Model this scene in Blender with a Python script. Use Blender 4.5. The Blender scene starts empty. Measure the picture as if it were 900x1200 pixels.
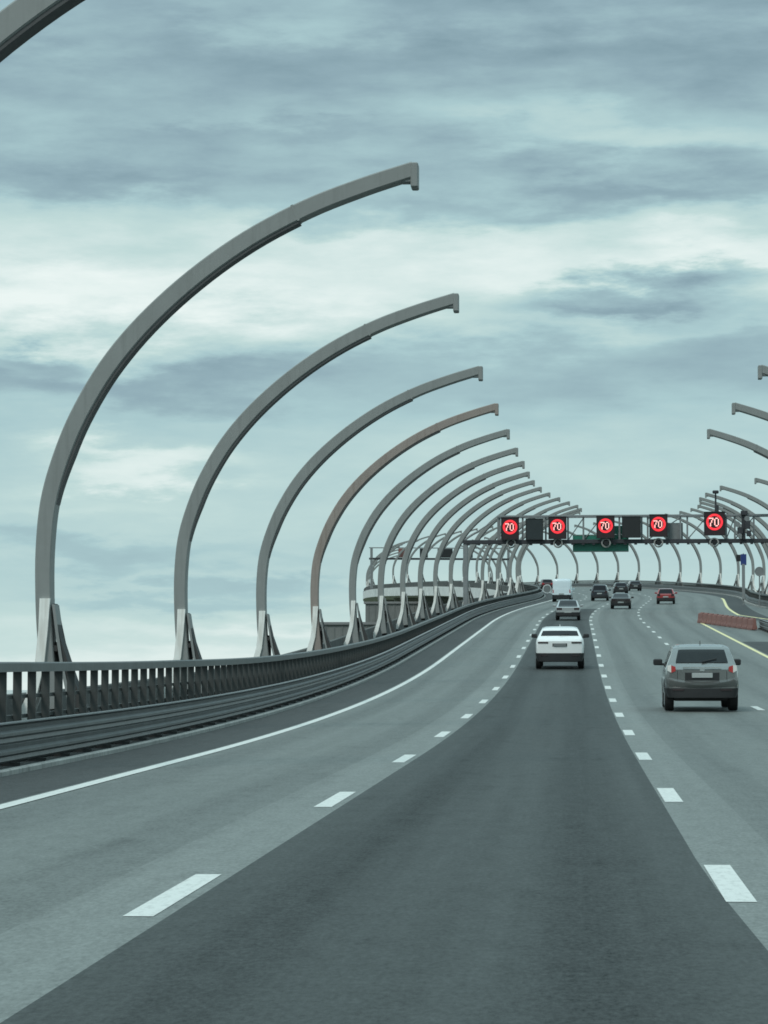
import bpy, math, random
from mathutils import Vector, Matrix
random.seed(4)
S = bpy.context.scene
COL = S.collection

# ------------------------------------------------------------------ colour / materials
def lin(c):
    return tuple(((v/255)/12.92 if v/255 <= .04045 else ((v/255+.055)/1.055)**2.4) for v in c) + (1,)

MATS = {}
def mat(name, base, rough=.6, metal=0., coat=0., var=.12, scale=3., bump=0., emit=None, estr=1., spec=.5, dirt=None):
    m = bpy.data.materials.new(name); m.use_nodes = True
    nt = m.node_tree; N = nt.nodes; L = nt.links
    b = N['Principled BSDF']
    b.inputs['Roughness'].default_value = rough
    b.inputs['Metallic'].default_value = metal
    b.inputs['Coat Weight'].default_value = coat
    b.inputs['Coat Roughness'].default_value = .06
    b.inputs['Specular IOR Level'].default_value = spec
    base = tuple(base)[:3]
    tc = N.new('ShaderNodeTexCoord')
    nz = N.new('ShaderNodeTexNoise'); nz.inputs['Scale'].default_value = scale; nz.inputs['Detail'].default_value = 6
    nz.inputs['Roughness'].default_value = .65
    L.new(tc.outputs['Object'], nz.inputs['Vector'])
    rp = N.new('ShaderNodeValToRGB')
    rp.color_ramp.elements[0].position = .3; rp.color_ramp.elements[1].position = .7
    rp.color_ramp.elements[0].color = tuple(v*(1-var) for v in base)+(1,)
    rp.color_ramp.elements[1].color = tuple(min(1, v*(1+var)) for v in base)+(1,)
    L.new(nz.outputs['Fac'], rp.inputs['Fac'])
    out = rp.outputs['Color']
    if dirt:
        # vertical run-off streaks and blotches of grime with a shape of their own
        mp = N.new('ShaderNodeMapping'); mp.inputs['Scale'].default_value = (5, 5, .35)
        L.new(tc.outputs['Object'], mp.inputs['Vector'])
        n2 = N.new('ShaderNodeTexNoise'); n2.inputs['Scale'].default_value = 2.2; n2.inputs['Detail'].default_value = 8
        L.new(mp.outputs['Vector'], n2.inputs['Vector'])
        r2 = N.new('ShaderNodeValToRGB'); r2.color_ramp.elements[0].position = .5; r2.color_ramp.elements[1].position = .72
        r2.color_ramp.elements[0].color = (0, 0, 0, 1); r2.color_ramp.elements[1].color = (.75, .75, .75, 1)
        L.new(n2.outputs['Fac'], r2.inputs['Fac'])
        mx = N.new('ShaderNodeMixRGB'); mx.inputs['Color2'].default_value = tuple(dirt)[:3]+(1,)
        L.new(r2.outputs['Color'], mx.inputs['Fac']); L.new(out, mx.inputs['Color1'])
        out = mx.outputs['Color']
    L.new(out, b.inputs['Base Color'])
    if bump:
        bp = N.new('ShaderNodeBump'); bp.inputs['Strength'].default_value = bump; bp.inputs['Distance'].default_value = .01
        L.new(nz.outputs['Fac'], bp.inputs['Height']); L.new(bp.outputs['Normal'], b.inputs['Normal'])
    if emit:
        b.inputs['Emission Color'].default_value = tuple(emit)[:3]+(1,)
        b.inputs['Emission Strength'].default_value = estr
    MATS[name] = m
    return m

def asphalt(name, base, track=.12, patch=.16, rough=.62, spec=.5):
    """road surfacing; UV = (metres across, metres along) so wear follows the carriageway"""
    m = bpy.data.materials.new(name); m.use_nodes = True
    nt = m.node_tree; N = nt.nodes; L = nt.links; b = N['Principled BSDF']
    uv = N.new('ShaderNodeUVMap')
    sp = N.new('ShaderNodeSeparateXYZ'); L.new(uv.outputs['UV'], sp.inputs[0])
    def noise(sx, sy, det=5, rgh=.6):
        mp = N.new('ShaderNodeMapping'); mp.inputs['Scale'].default_value = (sx, sy, 1)
        L.new(uv.outputs['UV'], mp.inputs['Vector'])
        n = N.new('ShaderNodeTexNoise'); n.inputs['Scale'].default_value = 1; n.inputs['Detail'].default_value = det
        n.inputs['Roughness'].default_value = rgh
        L.new(mp.outputs['Vector'], n.inputs['Vector'])
        return n.outputs['Fac']
    def mth(op, a, bb=None, clamp=False):
        n = N.new('ShaderNodeMath'); n.operation = op; n.use_clamp = clamp
        for i, v in enumerate((a, bb)):
            if v is None: continue
            if isinstance(v, (int, float)): n.inputs[i].default_value = v
            else: L.new(v, n.inputs[i])
        return n.outputs[0]
    streak = noise(1.7, .02, 5)
    blot = noise(.25, .045, 5)
    fine = noise(26, 9, 3, .8)
    mid = noise(5, 1.6, 5, .7)
    # wheel paths: two per 3.75 m lane, polished and stained by traffic
    fr = mth('FRACT', mth('DIVIDE', mth('ADD', sp.outputs[0], 2.7+37.5), 3.75))
    d1 = mth('ABSOLUTE', mth('SUBTRACT', mth('ABSOLUTE', mth('SUBTRACT', fr, .5)), .24))
    wp = mth('SUBTRACT', 1, mth('MULTIPLY', d1, 6.5), True)
    val = mth('ADD', 1, mth('MULTIPLY', mth('SUBTRACT', streak, .5), track*2.6))
    val = mth('ADD', val, mth('MULTIPLY', mth('SUBTRACT', blot, .5), patch*2))
    val = mth('ADD', val, mth('MULTIPLY', mth('SUBTRACT', fine, .5), 1.3))
    val = mth('ADD', val, mth('MULTIPLY', mth('SUBTRACT', mid, .5), .6))
    val = mth('SUBTRACT', val, mth('MULTIPLY', wp, track*1.1))
    spot = noise(1.1, .35, 4, .6)
    sm = N.new('ShaderNodeMapRange'); sm.inputs['From Min'].default_value = .58; sm.inputs['From Max'].default_value = .72; L.new(spot, sm.inputs['Value'])
    val = mth('SUBTRACT', val, mth('MULTIPLY', sm.outputs[0], .16))
    mx = N.new('ShaderNodeVectorMath'); mx.operation = 'SCALE'; mx.inputs[0].default_value = tuple(base)[:3]
    L.new(val, mx.inputs['Scale'])
    L.new(mx.outputs[0], b.inputs['Base Color'])
    rr = mth('ADD', rough, mth('MULTIPLY', mth('SUBTRACT', blot, .5), .25))
    L.new(mth('SUBTRACT', rr, mth('MULTIPLY', wp, .05)), b.inputs['Roughness'])
    L.new(mth('MULTIPLY', mth('POWER', val, 1.3), spec), b.inputs['Specular IOR Level'])
    bp = N.new('ShaderNodeBump'); bp.inputs['Strength'].default_value = .35; bp.inputs['Distance'].default_value = .004
    L.new(fine, bp.inputs['Height']); L.new(bp.outputs['Normal'], b.inputs['Normal'])
    MATS[name] = m
    return m

def marking(name, base):
    """thermoplastic line paint, worn through in places"""
    m = bpy.data.materials.new(name); m.use_nodes = True
    nt = m.node_tree; N = nt.nodes; L = nt.links; b = N['Principled BSDF']
    uv = N.new('ShaderNodeUVMap')
    mp = N.new('ShaderNodeMapping'); mp.inputs['Scale'].default_value = (16, 5, 1); L.new(uv.outputs['UV'], mp.inputs['Vector'])
    n = N.new('ShaderNodeTexNoise'); n.inputs['Scale'].default_value = 1; n.inputs['Detail'].default_value = 7; n.inputs['Roughness'].default_value = .75
    L.new(mp.outputs['Vector'], n.inputs['Vector'])
    r = N.new('ShaderNodeValToRGB'); r.color_ramp.elements[0].position = .28; r.color_ramp.elements[1].position = .52
    r.color_ramp.elements[0].color = tuple(v*.66 for v in base[:3])+(1,); r.color_ramp.elements[1].color = tuple(base[:3])+(1,)
    L.new(n.outputs['Fac'], r.inputs['Fac']); L.new(r.outputs['Color'], b.inputs['Base Color'])
    b.inputs['Roughness'].default_value = .7
    MATS[name] = m; return m

asphalt('asphalt', (.128, .138, .129), track=.2, patch=.2, spec=.45)
asphalt('asphalt_pale', (.155, .166, .156), track=.2, patch=.2, spec=.45)
asphalt('asphalt_dark', (.036, .04, .038), track=.3, patch=.24, rough=.66, spec=.36)
asphalt('asphalt_shoulder', (.032, .034, .033), track=.1, patch=.4, rough=.75)
asphalt('walkway_surface', (.13, .13, .125), track=.05, patch=.3, rough=.85)
marking('paint_white', (.62, .63, .60))
marking('paint_yellow', (.72, .66, .36))
mat('concrete', (.30, .30, .285), .85, var=.2, scale=.8, bump=.2, dirt=(.12, .12, .11))
mat('concrete_light', (.72, .72, .70), .85, var=.15, scale=1.2, dirt=(.2, .2, .19))
mat('concrete_dark', (.08, .082, .078), .85, var=.25, scale=.9, dirt=(.045, .045, .042))
mat('arch_steel', (.225, .232, .223), .55, var=.07, scale=1.3, dirt=(.19, .195, .187))
mat('arch_steel_brown', (.27, .225, .2), .55, var=.1, scale=1.3, dirt=(.21, .165, .14))
mat('arch_under_shade', (.055, .057, .057), .6, var=.2)  # shade of the beam's underside, put into the colour
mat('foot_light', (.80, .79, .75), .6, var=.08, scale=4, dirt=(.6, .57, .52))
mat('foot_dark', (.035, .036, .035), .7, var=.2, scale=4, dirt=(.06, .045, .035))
mat('rail_steel', (.05, .055, .053), .5, var=.25, scale=2.5, dirt=(.05, .05, .048))
mat('handrail_steel', (.09, .097, .095), .45, var=.2, scale=1.5, dirt=(.07, .07, .066))
mat('guard_steel', (.115, .12, .12), .45, metal=.2, var=.18, scale=1.2, dirt=(.08, .08, .076))
mat('guard_dark', (.03, .031, .031), .6, var=.2)
mat('gantry_grey', (.2, .21, .213), .5, var=.12, dirt=(.15, .15, .15))
mat('gantry_dark', (.028, .028, .033), .55, var=.2)
mat('sign_black', (.012, .012, .013), .4, var=.2)
mat('sign_maroon', (.022, .006, .008), .45, var=.2)
mat('sign_dark_grey', (.018, .024, .026), .35, var=.15)
mat('sign_grey', (.17, .18, .18), .6, var=.1)
mat('sign_green', (.015, .16, .11), .45, var=.15)
mat('sign_white', (.75, .76, .76), .5, var=.05)
mat('sign_blue', (.018, .04, .17), .45, var=.12)
mat('led_red', (.3, .01, .015), .4, emit=(1, .035, .05), estr=1.1)
mat('led_hot', (.6, .2, .2), .4, emit=(1, .5, .45), estr=1.5)
mat('barrier_red', (.23, .095, .078), .7, var=.25, scale=1.4, dirt=(.17, .12, .105))
mat('barrier_pale', (.25, .13, .11), .6, var=.25, scale=1.4)
mat('paint_grey_car', (.2, .205, .2), .27, metal=.7, coat=1, var=.04)
mat('paint_white_car', (.74, .75, .74), .3, coat=1, var=.03)
mat('paint_silver_car', (.42, .43, .43), .3, metal=.5, coat=1, var=.04)
mat('paint_black_car', (.016, .017, .019), .3, coat=1, var=.05)
mat('paint_navy_car', (.022, .027, .035), .3, coat=1, var=.05)
mat('paint_brown_car', (.028, .022, .021), .3, coat=1, var=.05)
mat('paint_red_car', (.29, .03, .03), .3, coat=1, var=.05)
mat('paint_maroon_car', (.07, .022, .022), .3, coat=1, var=.05)
mat('paint_van', (.72, .80, .83), .35, coat=.6, var=.04)
mat('car_glass', (.008, .010, .011), .08, spec=.36, var=.1)
mat('car_glass_tint', (.006, .005, .008), .16, spec=.25, var=.1)
mat('car_trim', (.016, .016, .017), .55, var=.2)
mat('tyre', (.013, .013, .013), .85, var=.2)
mat('rim_alloy', (.34, .35, .35), .35, metal=.8, var=.1)
mat('chrome', (.62, .63, .63), .16, metal=1, var=.03)
mat('lamp_red', (.42, .02, .025), .15, coat=1, var=.08)
mat('lamp_clear', (.72, .70, .66), .12, coat=1, var=.05)
mat('lamp_smoked', (.035, .02, .022), .12, coat=1, var=.1)
mat('lamp_lit', (.34, .035, .035), .2, emit=(1, .12, .08), estr=.05)
mat('plate_white', (.62, .64, .63), .5, var=.08, scale=30)
mat('plate_grey', (.36, .38, .37), .5, var=.1, scale=30)
mat('plate_dim', (.16, .17, .17), .5, var=.1, scale=30)
mat('hall_wall', (.17, .175, .17), .75, var=.12, scale=.25, dirt=(.1, .1, .095))
mat('hall_roof', (.2, .2, .2), .8, var=.15, scale=.2)
mat('hall_glass', (.03, .04, .045), .15, var=.2, scale=.5)
mat('land_soil', (.09, .10, .06), .95, var=.4, scale=.05)
mat('shrub_leaf', (.05, .07, .035), .8, var=.4, scale=3)

def water_mat():
    m = bpy.data.materials.new('sea_water'); m.use_nodes = True
    nt = m.node_tree; b = nt.nodes['Principled BSDF']
    b.inputs['Base Color'].default_value = (.05, .085, .085, 1); b.inputs['Roughness'].default_value = .1
    b.inputs['IOR'].default_value = 1.33
    tc = nt.nodes.new('ShaderNodeTexCoord')
    n = nt.nodes.new('ShaderNodeTexNoise'); n.inputs['Scale'].default_value = .35; n.inputs['Detail'].default_value = 6
    nt.links.new(tc.outputs['Object'], n.inputs['Vector'])
    bp = nt.nodes.new('ShaderNodeBump'); bp.inputs['Strength'].default_value = .06; bp.inputs['Distance'].default_value = .3
    nt.links.new(n.outputs['Fac'], bp.inputs['Height']); nt.links.new(bp.outputs['Normal'], b.inputs['Normal'])
    MATS['sea_water'] = m
water_mat()

# ------------------------------------------------------------------ mesh builder
class MB:
    def __init__(s): s.v = []; s.f = []; s.uv = {}
    def add(s, vs, fs):
        k = len(s.v); s.v += [tuple(p) for p in vs]; s.f += [tuple(i+k for i in f) for f in fs]; return s
    def box(s, c, d, M=None):
        x, y, z = (q/2 for q in d)
        vs = [Vector((sx*x, sy*y, sz*z)) for sz in (-1, 1) for sy in (-1, 1) for sx in (-1, 1)]
        if M is not None: vs = [M @ q for q in vs]
        c = Vector(c)
        return s.add([q+c for q in vs], [(0, 2, 3, 1), (4, 5, 7, 6), (0, 1, 5, 4), (2, 6, 7, 3), (0, 4, 6, 2), (1, 3, 7, 5)])
    def rbox(s, c, d, r=.02, M=None):
        """box with chamfered edges"""
        x, y, z = (q/2 for q in d); r = min(r, x*.49, y*.49, z*.49)
        rings = []
        for (ins, zz) in ((r, -z), (0, -z+r), (0, z-r), (r, z)):
            a, b2 = x-ins, y-ins
            q = r
            rings.append([Vector(p) for p in ((-a+q, -b2, zz), (a-q, -b2, zz), (a, -b2+q, zz), (a, b2-q, zz), (a-q, b2, zz), (-a+q, b2, zz), (-a, b2-q, zz), (-a, -b2+q, zz))])
        c = Vector(c); vs = []
        for rg in rings:
            for p in rg: vs.append((M @ p if M is not None else p)+c)
        fs = [tuple(range(7, -1, -1)), tuple(range(24, 32))]
        for k in range(3):
            for i in range(8):
                j = (i+1) % 8; fs.append((k*8+i, k*8+j, (k+1)*8+j, (k+1)*8+i))
        return s.add(vs, fs)
    def loft(s, rings, caps=True, closed=True):
        n = len(rings[0]); vs = [p for r in rings for p in r]; fs = []
        for k in range(len(rings)-1):
            for i in range(n if closed else n-1):
                j = (i+1) % n; fs.append((k*n+i, k*n+j, (k+1)*n+j, (k+1)*n+i))
        if caps and closed: fs += [tuple(range(n-1, -1, -1)), tuple((len(rings)-1)*n+i for i in range(n))]
        return s.add(vs, fs)
    def cyl(s, a, b, r, r2=None, n=12):
        a = Vector(a); b = Vector(b); d = (b-a).normalized()
        u = d.orthogonal().normalized(); w = d.cross(u); r2 = r if r2 is None else r2
        return s.loft([[a+(u*math.cos(t)+w*math.sin(t))*r for t in [2*math.pi*i/n for i in range(n)]],
                       [b+(u*math.cos(t)+w*math.sin(t))*r2 for t in [2*math.pi*i/n for i in range(n)]]])
    def ring(s, c, axis, R, r, n=24, m=8):
        axis = Vector(axis).normalized(); u = axis.orthogonal().normalized(); w = axis.cross(u); c = Vector(c)
        rings = []
        for i in range(n+1):
            t = 2*math.pi*i/n; dr = u*math.cos(t)+w*math.sin(t)
            rings.append([c+dr*(R+r*math.cos(q))+axis*r*math.sin(q) for q in [2*math.pi*j/m for j in range(m)]])
        return s.loft(rings, caps=False)
    def prism(s, pts, y0, y1):
        """polygon in xz, extruded along y"""
        n = len(pts)
        return s.loft([[Vector((x, y0, z)) for x, z in pts], [Vector((x, y1, z)) for x, z in pts]])
    def obj(s, name, m, parent=None, smooth=False, uvs=None):
        me = bpy.data.meshes.new(name); me.from_pydata([tuple(p) for p in s.v], [], s.f); me.update()
        if uvs:
            l = me.uv_layers.new(name='UVMap')
            for lp in me.loops: l.data[lp.index].uv = uvs[lp.vertex_index]
        me.materials.append(MATS[m])
        if smooth:
            for p in me.polygons: p.use_smooth = True
            try: me.set_sharp_from_angle(angle=math.radians(smooth if smooth is not True else 40))
            except Exception: pass
        o = bpy.data.objects.new(name, me); COL.objects.link(o)
        if parent: o.parent = parent
        return o

def tag(o, label, cat, group=None, kind=None):
    o['label'] = label; o['category'] = cat
    if group: o['group'] = group
    if kind: o['kind'] = kind
    return o
def empty(name, loc=(0, 0, 0), rot=(0, 0, 0)):
    o = bpy.data.objects.new(name, None); COL.objects.link(o); o.location = loc; o.rotation_euler = rot
    o.empty_display_size = .3
    return o
def copy_tree(o, parent=None):
    c = o.copy(); COL.objects.link(c)
    if parent: c.parent = parent
    for ch in [q for q in o.children]: copy_tree(ch, c)
    return c
def structure(o): o['kind'] = 'structure'; return o

# ------------------------------------------------------------------ road alignment
TH = [(0, 0), (205, 0), (280, .045), (315, .045), (345, 0), (400, -.085), (470, -.145), (560, -.2), (590, -.2), (640, -.1), (690, -.06), (1400, -.06)]
def interp(T, s):
    if s <= T[0][0]: return T[0][1]
    for (a, b), (c, d) in zip(T, T[1:]):
        if s <= c: return b+(d-b)*(s-a)/(c-a)
    return T[-1][1]
SL = .0105       # the near stretch already climbs a little
def grade(s):
    if s < 45: return SL
    if s < 130: return SL+.0004*(s-45)
    if s < 430: return SL+.034
    if s < 720: return SL+.034*(720-s)/290
    return SL
END = 780
RX = [0.]; RY = [0.]; RZ = [0.]
for i in range(END+20):
    t = interp(TH, i+.5); RX.append(RX[-1]+math.sin(t)); RY.append(RY[-1]+math.cos(t)); RZ.append(RZ[-1]+grade(i+.5))
def P(s, o=0., h=0.):
    if s < 0: return Vector((o, s, h+SL*s))
    i = min(int(s), END+18); f = s-i; t = interp(TH, s)
    x = RX[i]+(RX[i+1]-RX[i])*f; y = RY[i]+(RY[i+1]-RY[i])*f; z = RZ[i]+(RZ[i+1]-RZ[i])*f
    return Vector((x+o*math.cos(t), y-o*math.sin(t), z+h))
def head(s): return interp(TH, max(s, 0))
def place(o, s, off, h=0., pitch=False):
    o.location = P(s, off, h); o.rotation_euler = (math.atan(grade(s)) if pitch else 0, 0, -head(s)); return o

R_RAIL = [(158, 12.3), (164, 21.5), (200, 21), (232, 19.3), (254, 17.3), (274, 16.1), (294, 15.5), (2000, 15.5)]
def rrail(s): return interp(R_RAIL, s)
def stations(a, b, step):
    n = max(1, round((b-a)/step)); return [a+(b-a)*i/n for i in range(n+1)]

def strip(name, m, a, b, o0, o1, h, step=3., cross=1):
    """ribbon of carriageway between two offsets (numbers or functions of s)"""
    f0 = o0 if callable(o0) else (lambda s: o0); f1 = o1 if callable(o1) else (lambda s: o1)
    mb = MB(); ss = stations(a, b, step); uv = []; n = cross+1
    for s in ss:
        for j in range(n):
            o = f0(s)+(f1(s)-f0(s))*j/cross; mb.v.append(P(s, o, h)); uv.append((o, s))
    for k in range(len(ss)-1):
        for j in range(cross): mb.f.append((k*n+j, k*n+j+1, (k+1)*n+j+1, (k+1)*n+j))
    return structure(mb.obj(name, m, uvs=uv))

def sweep(profile, a, b, step=3., hs=None, off=None):
    """closed (offset, height) profile swept along the road -> MB"""
    mb = MB(); rings = []
    for s in stations(a, b, step):
        do = off(s) if off else 0; k = hs(s) if hs else 0
        rings.append([P(s, o+do, h+k) for o, h in profile])
    mb.loft(rings); return mb

START = -40.
# carriageway, shoulder, walkways
strip('road', 'asphalt', START, 742, -6.25, lambda s: min(rrail(s)-.7, 40), 0., cross=4)
strip('shoulder', 'asphalt_shoulder', START, 742, -7.62, -6.25, .0)
strip('road_lane_surface', 'asphalt_dark', START, 262, -2.5, lambda s: .93+.018*min(12, max(0, 21-s)), .004)
strip('road_lane_surface', 'asphalt_pale', START, 262, -3.3, -2.5, .004)
strip('road_lane_surface', 'asphalt_pale', START, 262, lambda s: .93+.018*min(12, max(0, 21-s)), 1.62, .004)
strip('road_shoulder_surface', 'asphalt_shoulder', START, 158, 9.05, 11.6, .004)
strip('road_edge_surface', 'asphalt_shoulder', 212, 700, 13.0, 14.75, .004)
kerb = sweep([(-7.74, -.1), (-7.62, -.1), (-7.62, .06), (-7.64, .075), (-7.74, .075)], START, 742, 3)
structure(kerb.obj('kerb', 'concrete'))
strip('footpath', 'asphalt_shoulder', START, 742, -8.2, -7.74, .05)  # dark surfacing paints in the shade below the guard rail
strip('footpath', 'walkway_surface', START, 742, -10.9, -8.2, .118)
strip('footpath', 'walkway_surface', START, 158, 12.0, 14.9, .118)
strip('footpath', 'walkway_surface', 164, 742, lambda s: rrail(s)-.7, lambda s: rrail(s)+2.5, .118)
kerb2 = sweep([(-.7, -.1), (-.7, .12), (-.45, .122), (-.45, -.1)], 212, 742, 3, off=rrail)
structure(kerb2.obj('kerb', 'concrete'))

# markings
def dashes(o, w, start, period, length, a, b, m='paint_white'):
    mb = MB(); uv = []; s = start
    while s < b:
        if s >= a:
            n = max(1, int(length/1.7))
            for i in range(n):
                s0, s1 = s+length*i/n, s+length*(i+1)/n
                k = len(mb.v); mb.v += [P(s0, o-w/2, .008), P(s0, o+w/2, .008), P(s1, o+w/2, .008), P(s1, o-w/2, .008)]
                uv += [(o-w/2, s0), (o+w/2, s0), (o+w/2, s1), (o-w/2, s1)]; mb.f.append((k, k+1, k+2, k+3))
        s += period
    return structure(mb.obj('road_marking', m, uvs=uv))
dashes(-2.68, .19, 17.5-64, 12.8, 3.4, START, 420)
dashes(1.06, .2, 18.75-64, 12.8, 3.3, START, 420)
dashes(4.82, .19, 75.4-115.2, 12.8, 3.4, START, 420)
strip('road_marking', 'paint_white', START, 700, -6.18, -5.99, .008, 2)
strip('road_marking', 'paint_yellow', START, 206, 8.72, 8.92, .008, 2)
strip('road_marking', 'paint_yellow', 214, 330, lambda s: 12.7+1.6*max(0, (232-s)/18), lambda s: 12.95+1.6*max(0, (232-s)/18), .008, 2)

# bridge deck body below the surfaces
def deck_ring(s):
    l = -11.6; r = rrail(s)+3.3
    pts = [(l, -.02), (r, -.02), (r, -1.65), (r-.5, -1.75), (l+.5, -1.75), (l, -1.65)]
    return [P(s, o, h) for o, h in pts]
mb = MB(); mb.loft([deck_ring(s) for s in stations(START, 742, 5)])
structure(mb.obj('bridge_deck', 'concrete_light'))

# sea and the low bank on the left
mb = MB(); mb.add([(-9000, -3000, -14), (9000, -3000, -14), (9000, 14000, -14), (-9000, 14000, -14)], [(0, 1, 2, 3)])
structure(mb.obj('water', 'sea_water'))
mb = MB(); ring = []
for i in range(40):
    t = 2*math.pi*i/40; q = 1+.12*math.sin(3*t)+.07*math.sin(7*t+1)
    ring.append((-20+110*q*math.cos(t), 640+290*q*math.sin(t)))
mb.loft([[Vector((x, y, -14.6)) for x, y in ring], [Vector((x*.98-.4, (y-640)*.98+640, -12.6)) for x, y in ring]])
structure(mb.obj('land', 'land_soil'))

# ------------------------------------------------------------------ barriers and railings
W = [(0, .0), (.035, .035), (.02, .09), (.075, .125), (.075, .165), (.02, .2), (.035, .255), (0, .29)]
def w_profile(o, h, side):
    """W-beam sheet as a closed thin profile; side=+1 means its face looks to +offset"""
    out = [(o+side*x, h+z) for x, z in W]; back = [(o+side*(x-.012), h+z) for x, z in reversed(W)]
    return out+back
def many(parent, name, m, maker, ss, best):
    """posts of one long barrier: the 100 that show largest are parts, the rest one part"""
    order = sorted(ss, key=best); sel = set(order[:100]); rest = MB(); proto = None
    for s in ss:
        if s in sel:
            if proto is None:
                mb = MB(); maker(mb, None); proto = mb.obj(name, m, parent); o = proto
            else: o = proto.copy(); COL.objects.link(o); o.parent = parent
            o.location = P(s, *maker(None, s)); o.rotation_euler = (0, 0, -head(s))
        else:
            p = P(s, *maker(None, s)); M = Matrix.Translation(p) @ Matrix.Rotation(-head(s), 4, 'Z')
            mb = MB(); maker(mb, None); rest.add([M @ Vector(v) for v in mb.v], mb.f)
    if rest.v:
        r = rest.obj(name, m, parent); r['kind'] = 'stuff'

def guard_rail(name, label, o, side, a, b, vis):
    g = empty(name); tag(g, label, 'guard rail', 'guard rails along the road')
    sweep(w_profile(o, .36, side), a, b, 2.5).obj('upper_rail', 'guard_steel', g)
    sweep(w_profile(o-side*.02, .10, side), a, b, 2.5).obj('lower_rail', 'guard_steel', g)
    sweep([(o-side*.05, .652), (o+side*.07, .652), (o+side*.07, .672), (o-side*.05, .672)] if side > 0 else
          [(o+.05, .652), (o-.07, .652), (o-.07, .672), (o+.05, .672)], a, b, 2.5).obj('lit_top_strip', 'gantry_grey', g)  # paler strip paints the lit top edge of the upper rail
    def mk(mb, s):
        if mb is None: return (o-side*.1, 0)
        mb.box((0, 0, .33), (.12, .07, .66)); mb.box((side*.10, 0, .05), (.26, .3, .10)); mb.box((side*.06, 0, .5), (.06, .14, .2))
    many(g, 'post', 'guard_dark', mk, stations(a+.5, b-.5, 2.), vis)
    return g
guard_rail('guard_rail', 'long grey double corrugated steel guard rail beside the solid white line', -7.98, 1, START, 700, lambda s: abs(s-45) if s > 36 else 500+abs(s))
guard_rail('guard_rail', 'short steel guard rail ending where the red barriers start', 11.8, -1, 60, 186, lambda s: abs(s-186))
def gr2(s): return rrail(s)-.28
# far right-hand guard rail follows the widened edge
g = empty('guard_rail'); tag(g, 'steel guard rail beyond the red barriers curving behind the red car', 'guard rail', 'guard rails along the road')
def wsw(h, dx=0): return [(x+dx, z) for x, z in w_profile(-.28, h, -1)]
sweep(wsw(.36), 214, 700, 2.5, off=rrail).obj('upper_rail', 'guard_steel', g)
sweep(wsw(.10, .02), 214, 700, 2.5, off=rrail).obj('lower_rail', 'guard_steel', g)
def mk(mb, s):
    if mb is None: return (gr2(s)+.1, 0)
    mb.box((0, 0, .33), (.12, .07, .66)); mb.box((-.1, 0, .05), (.26, .3, .1))
many(g, 'post', 'guard_dark', mk, stations(215, 640, 2), lambda s: abs(s-300))

HR = [(0, 1.52), (42, 1.52), (60, 1.48), (76, 1.40), (107, 1.30), (137, 1.14), (180, 1.08), (300, 1.05), (2000, 1.05)]
def railing(label, off, a, b, hh, side, vis):
    r = empty('bridge_railing'); tag(r, label, 'railing', 'railings along the bridge edges')
    sweep([(-.09, -.15), (.09, -.15), (.09, -.02), (.06, .0), (-.06, .0), (-.09, -.02)], a, b, 2.5, hs=hh, off=off).obj('handrail', 'handrail_steel', r)
    for q in (.2, .42, .62):
        sweep([(-.03, -.03), (.03, -.03), (.03, .03), (-.03, .03)], a, b, 2.5, hs=lambda s: hh(s)*q+.05, off=lambda s: off(s)+side*.10).obj('rail', 'rail_steel', r)
    ss = stations(a, b, 1.15)
    for grp in (0,):
        order = sorted(ss, key=vis); sel = set(order[:100]); rest = MB(); proto = None
        for s in ss:
            h = hh(s)-.14
            if s in sel:
                if proto is None:
                    mb = MB(); mb.box((0, 0, .5), (.13, .04, 1)); mb.box((0, .035, .5), (.02, .03, 1)); proto = mb.obj('post', 'rail_steel', r); o = proto
                else: o = proto.copy(); COL.objects.link(o); o.parent = r
                o.location = P(s, off(s), .1); o.scale = (1, 1, h-.1); o.rotation_euler = (0, 0, -head(s))
            else:
                M = Matrix.Translation(P(s, off(s), .1)) @ Matrix.Rotation(-head(s), 4, 'Z') @ Matrix.Diagonal((1, 1, h-.1, 1))
                mb = MB(); mb.box((0, 0, .5), (.13, .04, 1)); rest.add([M @ Vector(v) for v in mb.v], mb.f)
        q = rest.obj('post', 'rail_steel', r); q['kind'] = 'stuff'
    return r
railing('dark slatted steel railing behind the long guard rail, under the big curved arches', lambda s: -8.4, START, 742, lambda s: interp(HR, s), -1,
        lambda s: (s-40) if s > 39 else 900-s)
railing('dark steel railing crossing the far bend behind the cars', rrail, 166, 742, lambda s: 1.2, 1, lambda s: abs(s-330))

# low solid edge parapets outside the walkways
pp = sweep([(-11.42, -.05), (-11.18, -.05), (-11.22, .80), (-11.25, .82), (-11.38, .82), (-11.42, .79)], START, 742, 3).obj('edge_parapet', 'concrete_dark')
tag(pp, 'low dark solid edge wall outside the slatted railing and arch feet', 'parapet')
pp = sweep([(2.85, -.05), (3.1, -.05), (3.1, .6), (2.85, .6)], 166, 742, 3, off=rrail).obj('edge_parapet', 'concrete_dark')
tag(pp, 'low solid edge wall behind the railing of the far bend', 'parapet')

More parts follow.
